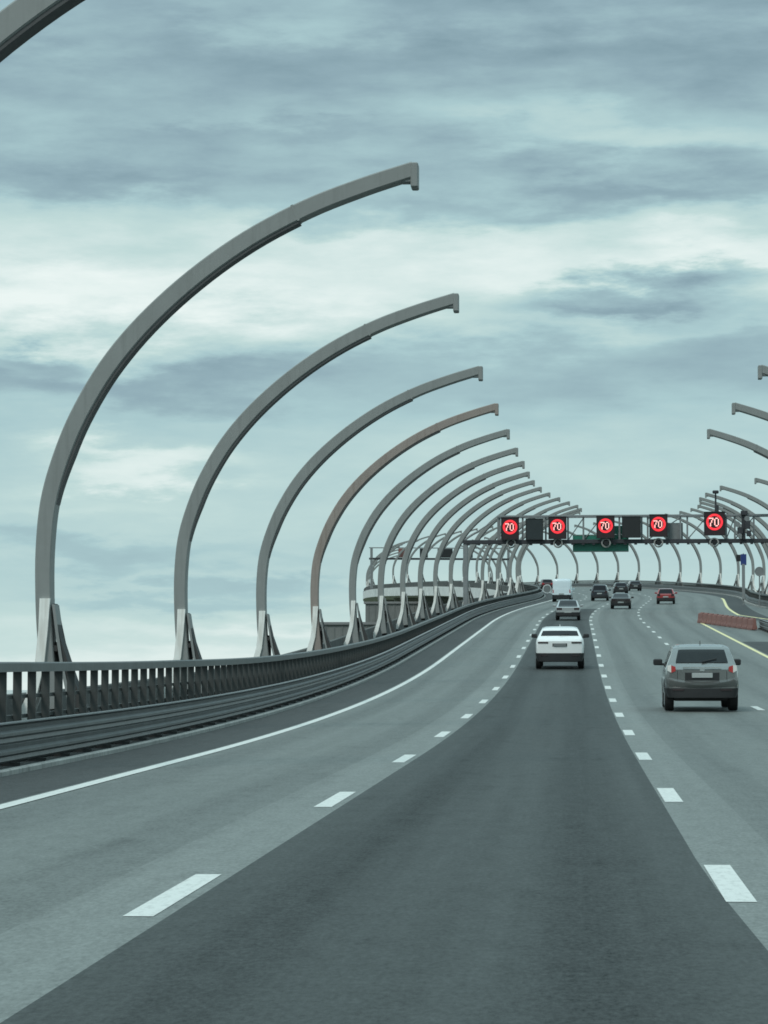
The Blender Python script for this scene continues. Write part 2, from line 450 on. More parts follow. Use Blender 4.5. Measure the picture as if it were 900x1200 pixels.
# ------------------------------------------------------------------ curved arches
CL = [(-.1, .5), (-.18, 1.2), (-.25, 1.95), (-.29, 2.75), (-.29, 3.7), (-.2, 4.65), (.03, 5.5), (.40, 6.4), (.98, 7.38), (1.75, 8.3), (2.75, 9.2), (3.87, 9.98), (5.07, 10.6), (6.2, 11.03), (7.25, 11.36)]
def catmull(pts, n):
    out = []
    for i in range(len(pts)-1):
        p0 = pts[max(i-1, 0)]; p1 = pts[i]; p2 = pts[i+1]; p3 = pts[min(i+2, len(pts)-1)]
        for k in range(n):
            t = k/n
            out.append(tuple(.5*((2*b)+(c-a)*t+(2*a-5*b+4*c-d)*t*t+(-a+3*b-3*c+d)*t**3) for a, b, c, d in zip(p0, p1, p2, p3)))
    out.append(pts[-1]); return out
def arch(parent_name, m):
    r = empty(parent_name)
    path = catmull(CL, 5); n = len(path)
    def nrm(i):
        a = path[max(i-1, 0)]; b = path[min(i+1, n-1)]; dx, dz = b[0]-a[0], b[1]-a[1]; l = math.hypot(dx, dz); return (-dz/l, dx/l)
    def th(i):
        q = i/(n-1); return interp([(0, .30), (.3, .33), (.6, .37), (.85, .34), (1, .31)], q)
    D = .46; rings = []; c = .025
    for i, (x, z) in enumerate(path):
        nx, nz = nrm(i); t = th(i)/2; y = D/2
        prof = [(t, -y+c), (t-c, -y), (-t+c, -y), (-t, -y+c), (-t, y-c), (-t+c, y), (t-c, y), (t, y-c)]
        rings.append([Vector((x+nx*a, b, z+nz*a)) for a, b in prof])
    mb = MB(); mb.loft(rings); mb.obj('arch_beam', m, r)
    # flange below the upper part, short of the tip, dark colour painting underside shade
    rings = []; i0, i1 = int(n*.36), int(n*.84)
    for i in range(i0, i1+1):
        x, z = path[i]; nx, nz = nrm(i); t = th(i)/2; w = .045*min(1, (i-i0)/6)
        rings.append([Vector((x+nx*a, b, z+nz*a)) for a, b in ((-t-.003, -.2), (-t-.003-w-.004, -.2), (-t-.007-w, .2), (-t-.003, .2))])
    mb = MB(); mb.loft(rings); mb.obj('lower_flange', 'arch_under_shade', r)
    # bolted splice plates
    for q in (.84,):
        i = int(n*q); x, z = path[i]; nx, nz = nrm(i); t = th(i)/2
        mb = MB(); M = Matrix.Rotation(math.atan2(nx, nz), 3, 'Y')
        mb.box((x, 0, z), (.05, D+.012, 2*t+.012), M); mb.obj('splice_plate', m, r)
    x, z = path[-1]; mb = MB(); mb.rbox((x+.01, 0, z-.12), (.15, D+.04, .5), .02); mb.box((x-.16, 0, z-.2), (.18, D*.8, .1)); mb.obj('end_bracket', m, r)
    # flared foot
    def leg(pts, ws, y0, y1, name, mm):
        mb = MB(); mb.loft([[Vector((px-w/2, y0, pz)), Vector((px+w/2, y0, pz)), Vector((px+w/2, y1, pz)), Vector((px-w/2, y1, pz))] for (px, pz), w in zip(pts, ws)])
        return mb.obj(name, mm, r)
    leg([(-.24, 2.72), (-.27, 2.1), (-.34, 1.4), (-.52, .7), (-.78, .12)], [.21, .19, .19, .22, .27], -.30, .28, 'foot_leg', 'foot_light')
    leg([(-.07, 2.6), (.0, 2.1), (.11, 1.4), (.26, .7), (.42, .12)], [.05, .06, .065, .07, .09], -.28, .26, 'foot_leg', 'arch_steel')
    mb = MB(); mb.prism([(-.07, 2.62), (.0, 2.25), (.08, 1.9), (.25, 1.4), (.5, .7), (.86, .12), (.48, .12), (.31, .7), (.155, 1.4), (.035, 2.1)], -.25, .25); mb.obj('foot_gusset', 'foot_dark', r)  # dark colour paints the shaded side of the inner leg
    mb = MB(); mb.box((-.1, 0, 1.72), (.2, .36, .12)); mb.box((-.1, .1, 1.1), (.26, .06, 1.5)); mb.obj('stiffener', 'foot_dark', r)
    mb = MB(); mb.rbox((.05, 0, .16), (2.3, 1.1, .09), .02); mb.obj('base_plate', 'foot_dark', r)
    return r
ORD = 'first second third fourth fifth sixth seventh eighth ninth tenth eleventh twelfth thirteenth fourteenth fifteenth sixteenth seventeenth eighteenth nineteenth twentieth'.split()
TENS = ['twenty', 'thirty', 'forty']
def ordinal(k):
    k += 1
    if k <= 20: return ORD[k-1]
    return TENS[k//10-2]+('-'+ORD[k % 10-1] if k % 10 else '') if k % 10 else {30: 'thirtieth', 40: 'fortieth'}[k]
A = arch('steel_arch', 'arch_steel'); B = arch('steel_arch', 'arch_steel_brown')
HS = [1.045, 1.008, .982, .956, .955, .944, .934, .93, .926]
ga = 'curved steel arches leaning over the road'
special = {0: 'grey curved arch whose upper beam cuts the top left corner of the sky',
           1: 'largest whole grey curved arch, its tip against the white cloud band',
           2: 'second whole grey arch, tip just below the white cloud, on the railing side',
           3: 'third whole grey arch behind the two biggest along the slatted railing',
           4: 'brownish weathered arch, the only rust-tinted one in the long row',
           5: 'grey arch directly behind the rust-tinted arch, foot over the low hall'}
k = 0
first = True
n_left = 34
for k in range(-1, n_left):
    s = 57.8+20.16*k
    if k == 3: o = B
    elif first: o = A; first = False
    else: o = copy_tree(A)
    place(o, s if k >= 0 else 36.9, -10.5); o.scale = (1, 1, HS[k+1] if k+1 < len(HS) else .922)
    lab = special.get(k+1) or '%s grey arch of the long row along the slatted railing, nearest counted first' % ordinal(k+1)
    if k >= 22: lab = '%s pale far arch of the slatted railing row, nearest counted first' % ordinal(k+1)
    tag(o, lab, 'arch', ga)
rs = [(108, 14.2, 1.02), (128, 14.3, 1.), (150, 14.2, .985), (232, 21.5, .96), (254, 19.3, .955)] + [(274+20.16*i, None, .94) for i in range(20)]
for k, (s, off, h) in enumerate(rs):
    o = copy_tree(A); place(o, s, off if off else rrail(s)+2.1); o.scale = (-1, 1, h)
    lab = ['arch with only its tip poking in at the frame edge, highest of the opposite row', 'second arch tip below the highest one on the side without the slatted railing',
           'third arch tip reaching in, longest beam before the gap in the row', 'short arch tip below the gap, beside the frame edge and above the gantry',
           'arch passing just over the mast of the sign gantry'][k] if k < 5 else '%s arch after the gap in the far-bend row, counted towards the distance' % ordinal(k-3)
    tag(o, lab, 'arch', ga)

# ------------------------------------------------------------------ sign gantry
GS = 255.; GX = P(GS)[0]
def goff(px): return (px-675)*GS/3360-GX+.15
def gh(py): return (770-py)*GS/3360+1.59+SL*P(GS)[1]-P(GS)[2]
G = empty('sign_gantry'); place(G, GS, 0); tag(G, 'grey and dark truss gantry spanning the road and carrying the red signals', 'gantry')
x0, x1 = goff(541), goff(908); hb, ht = gh(635.5), gh(605.5)
mb = MB(); mb.rbox(((x0+x1)/2, 0, hb), (x1-x0, .45, .36), .03); mb.obj('lower_chord', 'gantry_dark', G)
mb = MB(); mb.rbox(((goff(581)+x1)/2, -.2, ht), (x1-goff(581), .14, .17), .02); mb.rbox(((goff(581)+x1)/2, .35, ht-.1), (x1-goff(581), .1, .1), .02); mb.obj('upper_chord', 'gantry_grey', G)
for px in (583, 611, 638, 664, 682, 703, 724, 750, 757, 795, 803, 848, 858, 880):
    mb = MB(); w = .3 if px in (583,) else .16
    mb.box((goff(px), .03, (hb+.18+ht-.09)/2), (w, .16, ht-hb-.27)); mb.obj('strut', 'gantry_grey', G)
for a, b in ((664, 682), (682, 703), (757, 795), (803, 825), (848, 858), (858, 880), (541, 581)):
    mb = MB(); mb.cyl((goff(a), .3, hb+.15), (goff(b), .3, ht-.15), .05, n=8); mb.obj('brace', 'gantry_grey', G)
for px in (x0+.2, x1-.2):
    mb = MB(); mb.rbox((px, .05, (hb-.18+.1)/2+.05), (.42, .42, hb-.3), .04); mb.box((px, .05, .2), (.9, .9, .12)); mb.obj('post', 'gantry_grey', G)
proto = None
for i in range(30):
    x = x0+(x1-x0)*(i+.5)/30
    if proto is None:
        mb = MB(); mb.box((0, -.02, hb-.24), (.25, .5, .1)); proto = b = mb.obj('walkway_bracket', 'gantry_dark', G)
    else: b = proto.copy(); COL.objects.link(b); b.parent = G
    b.location.x = x

def disc(mb, c, R, y, n=28):
    ring = [Vector((c[0]+R*math.cos(2*math.pi*i/n), y, c[1]+R*math.sin(2*math.pi*i/n))) for i in range(n)]
    mb.add(ring, [tuple(range(n))])
def led_glyphs(x, z, s, y):
    """digits 70 made of lit cells"""
    G7 = ['1111', '0001', '0010', '0010', '0100', '0100', '0100']; G0 = ['0110', '1001', '1001', '1001', '1001', '1001', '0110']
    out = []; c = s/7
    for gi, g in enumerate((G7, G0)):
        mb = MB()
        for r, row in enumerate(g):
            for q, ch in enumerate(row):
                if ch == '1':
                    cx = x-(4.25*c)+(gi*4.6+q+.25)*c*.95; cz = z+s/2-(r+.5)*c
                    mb.box((cx, y, cz), (c*.86, .02, c*.86))
        out.append(mb)
    return out
def signal(px, py, w, h, lit, label, m='sign_maroon'):
    r = empty('lane_signal'); place(r, GS, goff(px), gh(py)-h/2); tag(r, label, 'signal', 'square signals on the gantry')
    r.location -= Vector((math.sin(-0), 0, 0)); 
    yb = -.42
    mb = MB(); mb.rbox((0, yb, h/2), (w, .34, h), .03); mb.obj('housing', m, r)
    mb = MB()
    for (cx, cz, dx, dz) in ((0, h-.03, w+.06, .06), (0, .03, w+.06, .06), (-w/2, h/2, .06, h), (w/2, h/2, .06, h)): mb.box((cx, yb-.19, cz), (dx, .06, dz))
    mb.obj('bezel', 'sign_black', r)
    if lit:
        cz = h*.56; mb = MB(); R = w*.35
        for i in range(36):   # a ring of lit cells
            t = 2*math.pi*i/36; M = Matrix.Rotation(-t, 3, 'Y')
            mb.box((R*math.cos(t), yb-.185, cz+R*math.sin(t)), (.19, .02, .12), M)
        mb.obj('ring_light', 'led_red', r)
        for g in led_glyphs(-.02, cz, w*.43, yb-.192): g.obj('digit_light', 'led_hot', r)
    mb = MB(); mb.box((-w*.3, -.15, h/2), (.08, .3, h*.9)); mb.box((w*.3, -.15, h/2), (.08, .3, h*.9)); mb.obj('mounting_bracket', 'gantry_grey', r)
    return r
sw, sh = 1.55, 2.0
signal(596.5, 620, sw, sh, True, 'lit red signal at the gantry end closest to the long arch row')
signal(625, 621, 1.5, 1.9, False, 'unlit dark signal between two red ones at the end near the arch row', 'sign_dark_grey')
signal(652, 619.5, sw, sh, True, 'lit red signal just above the white van')
signal(708, 619, sw, sh, True, 'lit red signal above the green sign')
signal(738, 619, 1.6, 1.9, False, 'unlit black signal beside the end of the green sign', 'sign_black')
signal(769.5, 617.5, sw, sh, True, 'lit red signal next to the blank grey board')
signal(834.5, 615.5, 1.8, 2.1, True, 'lit red signal below the camera mast')
r = empty('sign_board'); place(r, GS, goff(788), gh(636)+.2); tag(r, 'blank grey board on the gantry seen between two lit red signals', 'board')
mb = MB(); mb.rbox((0, .3, .75), (1.5, .1, 1.45), .02); mb.obj('board', 'sign_grey', r)
mb = MB(); mb.box((-.4, .22, .75), (.06, .08, 1.4)); mb.box((.4, .22, .75), (.06, .08, 1.4)); mb.obj('bracket', 'gantry_grey', r)
r = empty('direction_sign'); place(r, GS, goff(702), gh(647.5)); tag(r, 'wide green direction sign hanging across the lower beam of the gantry', 'direction sign')
mb = MB(); mb.rbox((0, .42, .78), (4.95, .12, 1.55), .03); mb.obj('panel', 'sign_green', r)
mb = MB(); mb.box((0, .352, .055), (4.9, .02, .05)); mb.box((0, .352, 1.5), (4.9, .02, .05)); mb.obj('border', 'sign_grey', r)
mb = MB(); mb.rbox((1.4, .42, 1.95), (1.5, .12, .75), .03); mb.obj('upper_panel', 'sign_green', r)
for px in (597.5, 652.5, 708.5, 769.5, 834):
    nm = {597.5: 'below the red signal nearest the arch row', 652.5: 'below the red signal over the van', 708.5: 'in front of the green sign', 769.5: 'below the red signal beside the grey board', 834: 'below the red signal under the mast'}[px]
    r = empty('traffic_camera'); place(r, GS, goff(px), gh(637.5)); tag(r, 'dark camera in a pale ring bracket '+nm, 'camera', 'cameras under the gantry signals')
    mb = MB(); mb.ring((.0, -.36, .0), (0, 1, 0), .36, .07); mb.obj('ring_bracket', 'concrete', r)
    mb = MB(); mb.cyl((.03, -.75, -.04), (.03, -.25, .02), .19, n=14); mb.cyl((.03, -.85, -.05), (.03, -.75, -.04), .22, n=14); mb.obj('housing', 'sign_black', r)
    mb = MB(); mb.box((-.05, -.3, .32), (.7, .12, .08)); mb.obj('mount_arm', 'sign_grey', r)
r = empty('camera_mast'); place(r, GS, goff(836), ht+P(GS)[2]-P(GS)[2]); tag(r, 'thin dark mast with a lamp-like head standing on top of the gantry', 'mast')
mb = MB(); mb.cyl((0, -.1, .05), (0, -.1, 1.95), .1, .07, n=10); mb.obj('pole', 'gantry_dark', r)
mb = MB(); mb.rbox((.0, -.2, 2.05), (.55, .5, .28), .06); mb.rbox((.1, -.2, .55), (.34, .34, .7), .05); mb.obj('camera_head', 'gantry_dark', r)
r = empty('equipment_cluster'); place(r, GS, goff(868), hb+.18); tag(r, 'dark cluster of boxes and dishes bolted near the gantry end', 'equipment')
mb = MB(); mb.rbox((0, -.35, 1.15), (.34, .3, 2.5), .03); mb.obj('pole', 'gantry_dark', r)
for (x, z, a, b) in ((.35, 1.2, .45, .7), (-.3, .7, .5, .6), (.45, .45, .4, .5), (.05, 2.25, .6, .4)):
    mb = MB(); mb.rbox((x, -.55, z), (a, .4, b), .04); mb.obj('cabinet', 'gantry_dark', r)
for (x, z, R) in ((-.55, 1.25, .25), (.3, 1.75, .24), (-.35, .25, .2)):
    mb = MB(); mb.cyl((x, -.75, z), (x, -.62, z), R, R*.5, n=16); mb.obj('dish', 'sign_grey', r)

# second, far gantry with unlit panels on the bend
FS = 604.
G2 = empty('sign_gantry'); place(G2, FS, 0); tag(G2, 'far small gantry with dark panels among the arches of the distant bend', 'gantry')
mb = MB(); mb.box((2, 0, 6.3), (30, .5, .4)); mb.obj('lower_chord', 'gantry_dark', G2)
mb = MB(); mb.box((2, 0, 8.6), (30, .3, .2)); mb.obj('upper_chord', 'gantry_grey', G2)
for x in (-12.5, 16.5):
    mb = MB(); mb.box((x, 0, 4.3), (.5, .5, 8.6)); mb.obj('post', 'gantry_grey', G2)
for x, c, lab in ((-6, 'barrier_red', 'reddish'), (-1.5, 'sign_black', 'black'), (3, 'sign_black', 'wide black'), (8, 'sign_black', 'dark')):
    r = empty('lane_signal'); place(r, FS, x, 6.55); tag(r, {-6: 'tiny reddish panel', -1.5: 'tiny black panel beside the reddish one', 3: 'tiny wide black panel', 8: 'tiny dark panel farthest from the reddish one'}[x]+' on the far small gantry', 'signal', 'panels on the far gantry')
    mb = MB(); mb.rbox((0, -.4, .95), (3.2 if x == 3 else 1.7, .3, 1.9), .04); mb.obj('housing', c, r)
    mb = MB(); mb.box((0, -.1, .95), (.3, .3, 1.6)); mb.obj('mounting_bracket', 'gantry_grey', r)

# ------------------------------------------------------------------ roadside signs on the right and left
def sign_post(name, label, cat, s, off, hpost):
    r = empty(name); place(r, s, off, .12); tag(r, label, cat)
    mb = MB(); mb.cyl((0, 0, 0), (0, 0, hpost), .06, n=10); mb.box((0, 0, .02), (.3, .3, .04)); mb.obj('post', 'gantry_grey', r); return r
s = 276; r = sign_post('road_sign', 'tall narrow blue sign on a post beside the far railing', 'sign', s, (869.5-675)*s/3360-P(s)[0], 4.9)
mb = MB(); mb.rbox((.02, -.1, 4.3), (.55, .06, 1.05), .02); mb.obj('panel', 'sign_blue', r)
mb = MB(); mb.rbox((-.47, -.1, 4.45), (.42, .06, .65), .02); mb.obj('side_panel', 'sign_black', r)
mb = MB(); mb.rbox((.0, -.02, 2.2), (.3, .24, 3.4), .03); mb.obj('cabinet', 'gantry_grey', r)
s = 268; r = sign_post('road_sign', 'round grey sign back beside the big arch foot near the frame edge', 'sign', s, (888-675)*s/3360-P(s)[0], 3.6)
mb = MB(); mb.cyl((0, -.1, 3.2), (0, -.07, 3.2), .42, n=28); mb.obj('disc', 'sign_grey', r)
mb = MB(); mb.ring((0, -.1, 3.2), (0, 1, 0), .41, .035); mb.obj('rim', 'gantry_grey', r)
s = 325; r = sign_post('road_sign', 'pale round sign at the rail end just beside the white van', 'sign', s, -6.9, 1.3)
mb = MB(); mb.cyl((0, -.1, 1.05), (0, -.07, 1.05), .48, n=28); mb.obj('disc', 'sign_grey', r)
mb = MB(); mb.ring((0, -.1, 1.05), (0, 1, 0), .46, .035); mb.obj('rim', 'sign_white', r)

# ------------------------------------------------------------------ red plastic barriers closing the ramp mouth
a = Vector((P(183, 11.3)[0], P(183, 11.3)[1], 0)); b = Vector((P(205, 8.75)[0], P(205, 8.75)[1], 0))
nb = 11; proto = None
dirv = b-a; ang = math.atan2(dirv.y, dirv.x)
for i in range(nb):
    q = (i+.5)/nb; s = 183+22*q; off = 11.3+(8.75-11.3)*q
    if proto is None:
        r = empty('plastic_barrier'); L2 = 1.96
        pts = [(-.17, 0), (.17, 0), (.17, .12), (.12, .3), (.09, .66), (.05, .72), (-.05, .72), (-.09, .66), (-.12, .3), (-.17, .12)]
        mb = MB(); mb.loft([[Vector((y*-1, x, z)) for x, z in pts] for y in (-L2/2, -L2/2+.02, L2/2-.02, L2/2)]); mb.obj('body', 'barrier_red', r)
        mb = MB(); mb.rbox((0, 0, .735), (.3, .1, .05), .015); mb.obj('filler_cap', 'barrier_pale', r)
        mb = MB(); mb.box((0, -.116, .5), (1.5, .03, .1)); mb.obj('stripe', 'barrier_pale', r)
        mb = MB(); mb.cyl((L2/2, 0, .1), (L2/2, 0, .7), .04, n=8); mb.obj('joint_pin', 'barrier_red', r)
        proto = r
    else: r = copy_tree(proto)
    r.location = P(s, off, .004); r.rotation_euler = (0, 0, ang)
    lab = ('faded red plastic barrier touching the end of the short guard rail' if i == 0 else 'faded red plastic barrier at the yellow line, far end of the row' if i == nb-1
           else '%s faded red plastic barrier of the row, counted from the guard rail end' % ORD[i])
    tag(r, lab, 'barrier', 'red barriers across the ramp mouth')

# ------------------------------------------------------------------ viaduct piers, halls and bushes
for k in range(8):
    s = 396+44*k; z = P(s)[2]-1.77; l = -11.6+5.0; rr = rrail(s)+3.3-5.0
    r = empty('bridge_pier'); r.location = P(s, (l+rr)/2, -P(s)[2]-12.7); r.rotation_euler = (0, 0, -head(s)); H = z+12.7
    for sx in (-1, 1):
        mb = MB(); mb.rbox((sx*(rr-l)*.36, 0, (H-1.4)/2), (2.6, 1.8, H-1.4), .25); mb.obj('column', 'concrete_dark', r)
    mb = MB(); mb.prism([(-(rr-l)/2, H), ((rr-l)/2, H), ((rr-l)/2-.3, H-1.4), (-(rr-l)/2+.3, H-1.4)], -1.1, 1.1); mb.obj('cap_beam', 'concrete', r)
    tag(r, '%s twin-column concrete pier under the far viaduct, nearest counted first' % ordinal(k), 'pier', 'piers under the far viaduct')
def hall(cx, cy, w, d, z1, label, rot=0, bays=6):
    r = empty('hall_building', (cx, cy, -12.7), (0, 0, rot)); tag(r, label, 'building'); H = z1+12.7
    mb = MB(); mb.box((0, 0, H/2), (w, d, H))
    n = int(w/1.2)
    for i in range(n): mb.box((-w/2+(i+.5)*w/n, -d/2-.05, H/2), (.14, .1, H-.4))
    mb.obj('wall', 'hall_wall', r)
    mb = MB(); mb.box((0, 0, H+.2), (w+.6, d+.6, .4)); mb.obj('roof', 'hall_roof', r)
    for i in range(bays):
        mb = MB(); x = -w/2+(i+.5)*w/bays; mb.box((x, -d/2-.13, H*.82), (w/bays*.5, .08, 1.5)); win = mb.obj('window', 'hall_glass', r)
        mb = MB()
        for (ax, az, bx, bz) in ((0, .8, w/bays*.5+.1, .1), (0, -.8, w/bays*.5+.1, .1)): mb.box((x+ax, -d/2-.16, H*.82+az), (bx, .1, bz))
        mb.obj('frame', 'gantry_grey', win)
hall(-34.2, 455, 12.5, 26, 11.2, 'low grey flat-roofed hall beyond the railing, below the far viaduct', 0, 4)
hall(-27.5, 546, 24.5, 10, 17.3, 'long grey hall seen under the deck of the far viaduct', 0, 7)

# a few ragged shrubs at the far right edge, by the railing
def shrub(s, off, w, h, label):
    r = empty('shrub'); place(r, s, off, .1); tag(r, label, 'shrub', 'shrubs by the far railing')
    mb = MB(); rnd = random.Random(int(s*10))
    for i in range(420):
        t = rnd.random()*2*math.pi; q = rnd.random()**.5; z = rnd.random()**.8
        c = Vector((w/2*q*math.cos(t)*(1-.5*z), .5*q*math.sin(t), h*z*(.75+.25*math.sin(t*3))))
        M = Matrix.Rotation(rnd.random()*6, 3, 'Z') @ Matrix.Rotation(rnd.random()*3, 3, 'X'); e = .05+.07*rnd.random()
        mb.add([c+M @ Vector(p) for p in ((-e, 0, 0), (0, -e*.5, 0), (e*1.3, 0, 0), (0, e*.5, 0))], [(0, 1, 2, 3)])
    mb.obj('foliage', 'shrub_leaf', r)
    mb = MB()
    for i in range(5):
        t = i*1.3; mb.cyl((.05*math.cos(t), .05*math.sin(t), 0), (w*.25*math.cos(t), .3*math.sin(t), h*.7), .025, .008, n=6)
    mb.obj('stem', 'foot_dark', r)

# ------------------------------------------------------------------ vehicles
def vehicle(name, label, cat, s, off, L, W2, H, belt, tail, bodym, zb=.30, rb=.42, wheel=.35, roofw=.72, hood=.98, cowl=2.75, wind=1.0, detail=1, group='cars driving ahead on the road', **kw):
    """tail: (y,z) list of the rear upper outline from the bumper line to the roof"""
    r = empty(name); place(r, s, off, .01, True); tag(r, label, cat, group)
    top = list(tail)+[(L*.42, H), (L-cowl+.55, H-.02), (L-cowl+.75, H-.05), (L-cowl+.75+wind, hood+.07), (L-.5, hood-.12), (L-.12, hood-.3), (L, hood-.42)]
    plan = [(0, .90*W2), (.08, .955*W2), (.25, .985*W2), (.6, W2), (L*.5, W2), (L-.9, .97*W2), (L-.35, .88*W2), (L-.1, .78*W2), (L, .68*W2)]
    botc = [(0, rb), (.35, rb-.06), (.7, zb), (L-.7, zb), (L-.2, zb-.04), (L, zb)]
    def bulge(x, y, w): return .10*(abs(x)/w)**2.2*math.exp(-y/.35)
    def sec(y):
        h = interp(plan, y); tp = interp(top, y); bt = interp(botc, y); bl = min(belt+.02*y/L, tp-.03); g = tp-bl
        rw = h*.93+(roofw*W2-h*.93)*min(1, g/(H-belt)); e = .95*h
        def gx(q): return e+(rw-e)*q
        return [(0, bt), (.78*h, bt), (.93*h, bt+.035), (.985*h, bt+.16), (h, bt+(bl-bt)*.45), (.995*h, bl-.2), (.975*h, bl-.06), (e, bl),
                (gx(.35), bl+g*.36), (gx(.72), bl+g*.72), (gx(.93), bl+g*.90), (rw*.90, bl+g*.965), (rw*.7, bl+g*.99), (rw*.35, tp), (0, tp)]
    def ztop(x, y):
        p = sec(y)[7:]; x = abs(x)
        for (xa, za), (xb, zb2) in zip(p, p[1:]):
            if xb <= x <= xa: return za+(zb2-za)*((xa-x)/(xa-xb) if xa > xb else 0)
        return p[-1][1]
    def xside(y, z):
        p = sec(y)[:11]
        for (xa, za), (xb, zb2) in zip(p, p[1:]):
            if za <= z <= zb2 and zb2 > za: return xa+(xb-xa)*(z-za)/(zb2-za)
        return p[-1][0]
    ys = sorted(set([0, .04, .08, .14, .2, .28, .36, .45, .55, .65, .8]+[y for y, _ in tail]+[.8+(L-.8)*i/34 for i in range(35)]))
    ys = [y for y in ys if 0 <= y <= L]
    rings = []
    for y in ys:
        p = sec(y); full = p+[(-x, z) for x, z in reversed(p[1:-1])]; w = max(q[0] for q in p)
        rings.append([Vector((x, y+bulge(x, y, w), z)) for x, z in full])
    mb = MB(); mb.loft(rings, caps=False)
    n = len(sec(0))
    # rear and front closing faces, built in rows so they follow the rounded corners
    for y, fl in ((0, 1), (L, -1)):
        p = sec(y); w = max(q[0] for q in p); xs = [-1, -.8, -.5, -.2, 0, .2, .5, .8, 1]; k = len(mb.v)
        for (x, z) in p:
            for q in xs: mb.v.append(Vector((q*x, y+bulge(q*x, y, w) if y == 0 else y+.12*(1-(q*q)), z)))
        m9 = len(xs)
        for i in range(n-1):
            for j in range(m9-1): mb.f.append((k+i*m9+j, k+i*m9+j+1, k+(i+1)*m9+j+1, k+(i+1)*m9+j))
    body = mb.obj('body', bodym, r, smooth=38)
    def ry(x): return bulge(x, 0, interp(plan, 0))   # rear face position at lateral x, below the belt
    def rear_patch(nm, m, x0, x1, z0, z1, out=.012, thick=.03, par=r, zt=None):
        """panel laid on the rear face"""
        xs = [x0+(x1-x0)*i/6 for i in range(7)]; mb = MB(); fr = []; bk = []
        rings = []
        for x in xs:
            y = ry(x)-out; t = (x-x0)/(x1-x0); za, zz = (z0, z1) if zt is None else (z0+zt[0]*t, z1+zt[1]*t)
            rings.append([Vector((x, y, za)), Vector((x, y, zz)), Vector((x, y+thick, zz)), Vector((x, y+thick, za))])
        mb.loft(rings); return mb.obj(nm, m, par)
    # rear window on the sloping tail
    ya, yb, wf = kw.get('rw', (tail[1][0]+.02, tail[-2][0]-.02, .86)); mb = MB(); rings = []
    for i in range(7):
        y = ya+(yb-ya)*i/6; p = sec(y); g = (interp(top, y)-min(belt, interp(top, y)-.03)); half = wf*p[11][0]/.90
        slope = (interp(top, y+.02)-interp(top, y-.02))/.04; l = math.hypot(1, slope); ny, nz = -slope/l, 1/l
        rings.append([Vector((half*q, y+bulge(half*q, y, p[4][0])+ny*.012, ztop(half*q, y)+nz*.012)) for q in (-1, -.85, -.5, 0, .5, .85, 1)])
    mb.loft(rings, closed=False, caps=False); mb.obj('rear_window', kw.get('glass', 'car_glass_tint'), r, smooth=60)
    # side windows and windscreen
    for sx in (-1, 1):
        for (a0, b0) in kw.get('sw', ((.75, 1.75), (1.82, L-cowl+.55))):
            mb = MB(); rings = []
            for i in range(6):
                y = a0+(b0-a0)*i/5; p = sec(y); tp = interp(top, y)
                rings.append([Vector((sx*(xside(y, z)+.008), y, z)) for z in [belt+.05+(min(tp, H)-.17-belt-.05)*j/4 for j in range(5)]])
            mb.loft(rings, closed=False, caps=False); mb.obj('side_window', 'car_glass', r)
    mb = MB(); rings = []
    for i in range(5):
        y = L-cowl+.85+(wind-.2)*i/4; p = sec(y); half = .85*p[11][0]
        rings.append([Vector((half*q, y+.008, ztop(half*q, y)+.012)) for q in (-1, -.5, 0, .5, 1)])
    mb.loft(rings, closed=False, caps=False); mb.obj('windscreen', 'car_glass', r)
    # lower bumper wrapping the tail
    zl, zh = kw.get('bump', (rb-.02, rb+.2)); mb = MB(); rings = []
    def level(zq):
        pts = [(-(xside(y, zq)+.016), y+bulge(interp(plan, y), y, interp(plan, y))) for y in [.62*(1-i/8) for i in range(9)]]
        hw = -pts[-1][0]
        return pts+[(q*hw, ry(min(abs(q*hw), hw))-.02) for q in (-.95, -.7, -.4, 0, .4, .7, .95)]+[(-x, y) for x, y in reversed(pts)]
    la, lb, lc = level(zl), level((zl+zh)/2), level(zh)
    for (x1, y1), (x2, y2), (x3, y3) in zip(la, lb, lc):
        rings.append([Vector((x1, y1, zl)), Vector((x2, y2-.004, (zl+zh)/2)), Vector((x3, y3, zh)), Vector((x3*.96, y3+.05, zh)), Vector((x1*.96, y1+.05, zl))])
    mb.loft(rings); mb.obj('bumper', 'car_trim', r, smooth=50)
    # lamps, plate
    (lx0, lx1, lz0, lz1) = kw['lamp']
    for sx in (-1, 1):
        t = rear_patch('tail_light', kw.get('lampm', 'lamp_red'), sx*lx0, sx*lx1, lz0, lz1, .018, .05, zt=kw.get('lzt'))
        if detail and 'lamp2' in kw:
            a0, a1, a2, a3 = kw['lamp2']; rear_patch('lens', kw.get('lamp2m', 'lamp_clear'), sx*a0, sx*a1, a2, a3, .026, .03, t, zt=kw.get('l2zt'))
    px, pz = 0, kw.get('plate', .8)
    mb = MB(); mb.rbox((0, ry(0)-.022, pz), (.53, .03, .125), .01); mb.obj('number_plate', kw.get('platem', 'plate_grey'), r)
    # mirrors
    for sx in (-1, 1):
        mb = MB(); y = L-cowl+1.25; x = xside(y, belt-.02); mb.rbox((sx*(x+.15), y, belt+.06), (.24, .12, .17), .04); mb.box((sx*(x+.03), y, belt-.0), (.1, .06, .06)); mb.obj('wing_mirror', kw.get('mirror', bodym), r)
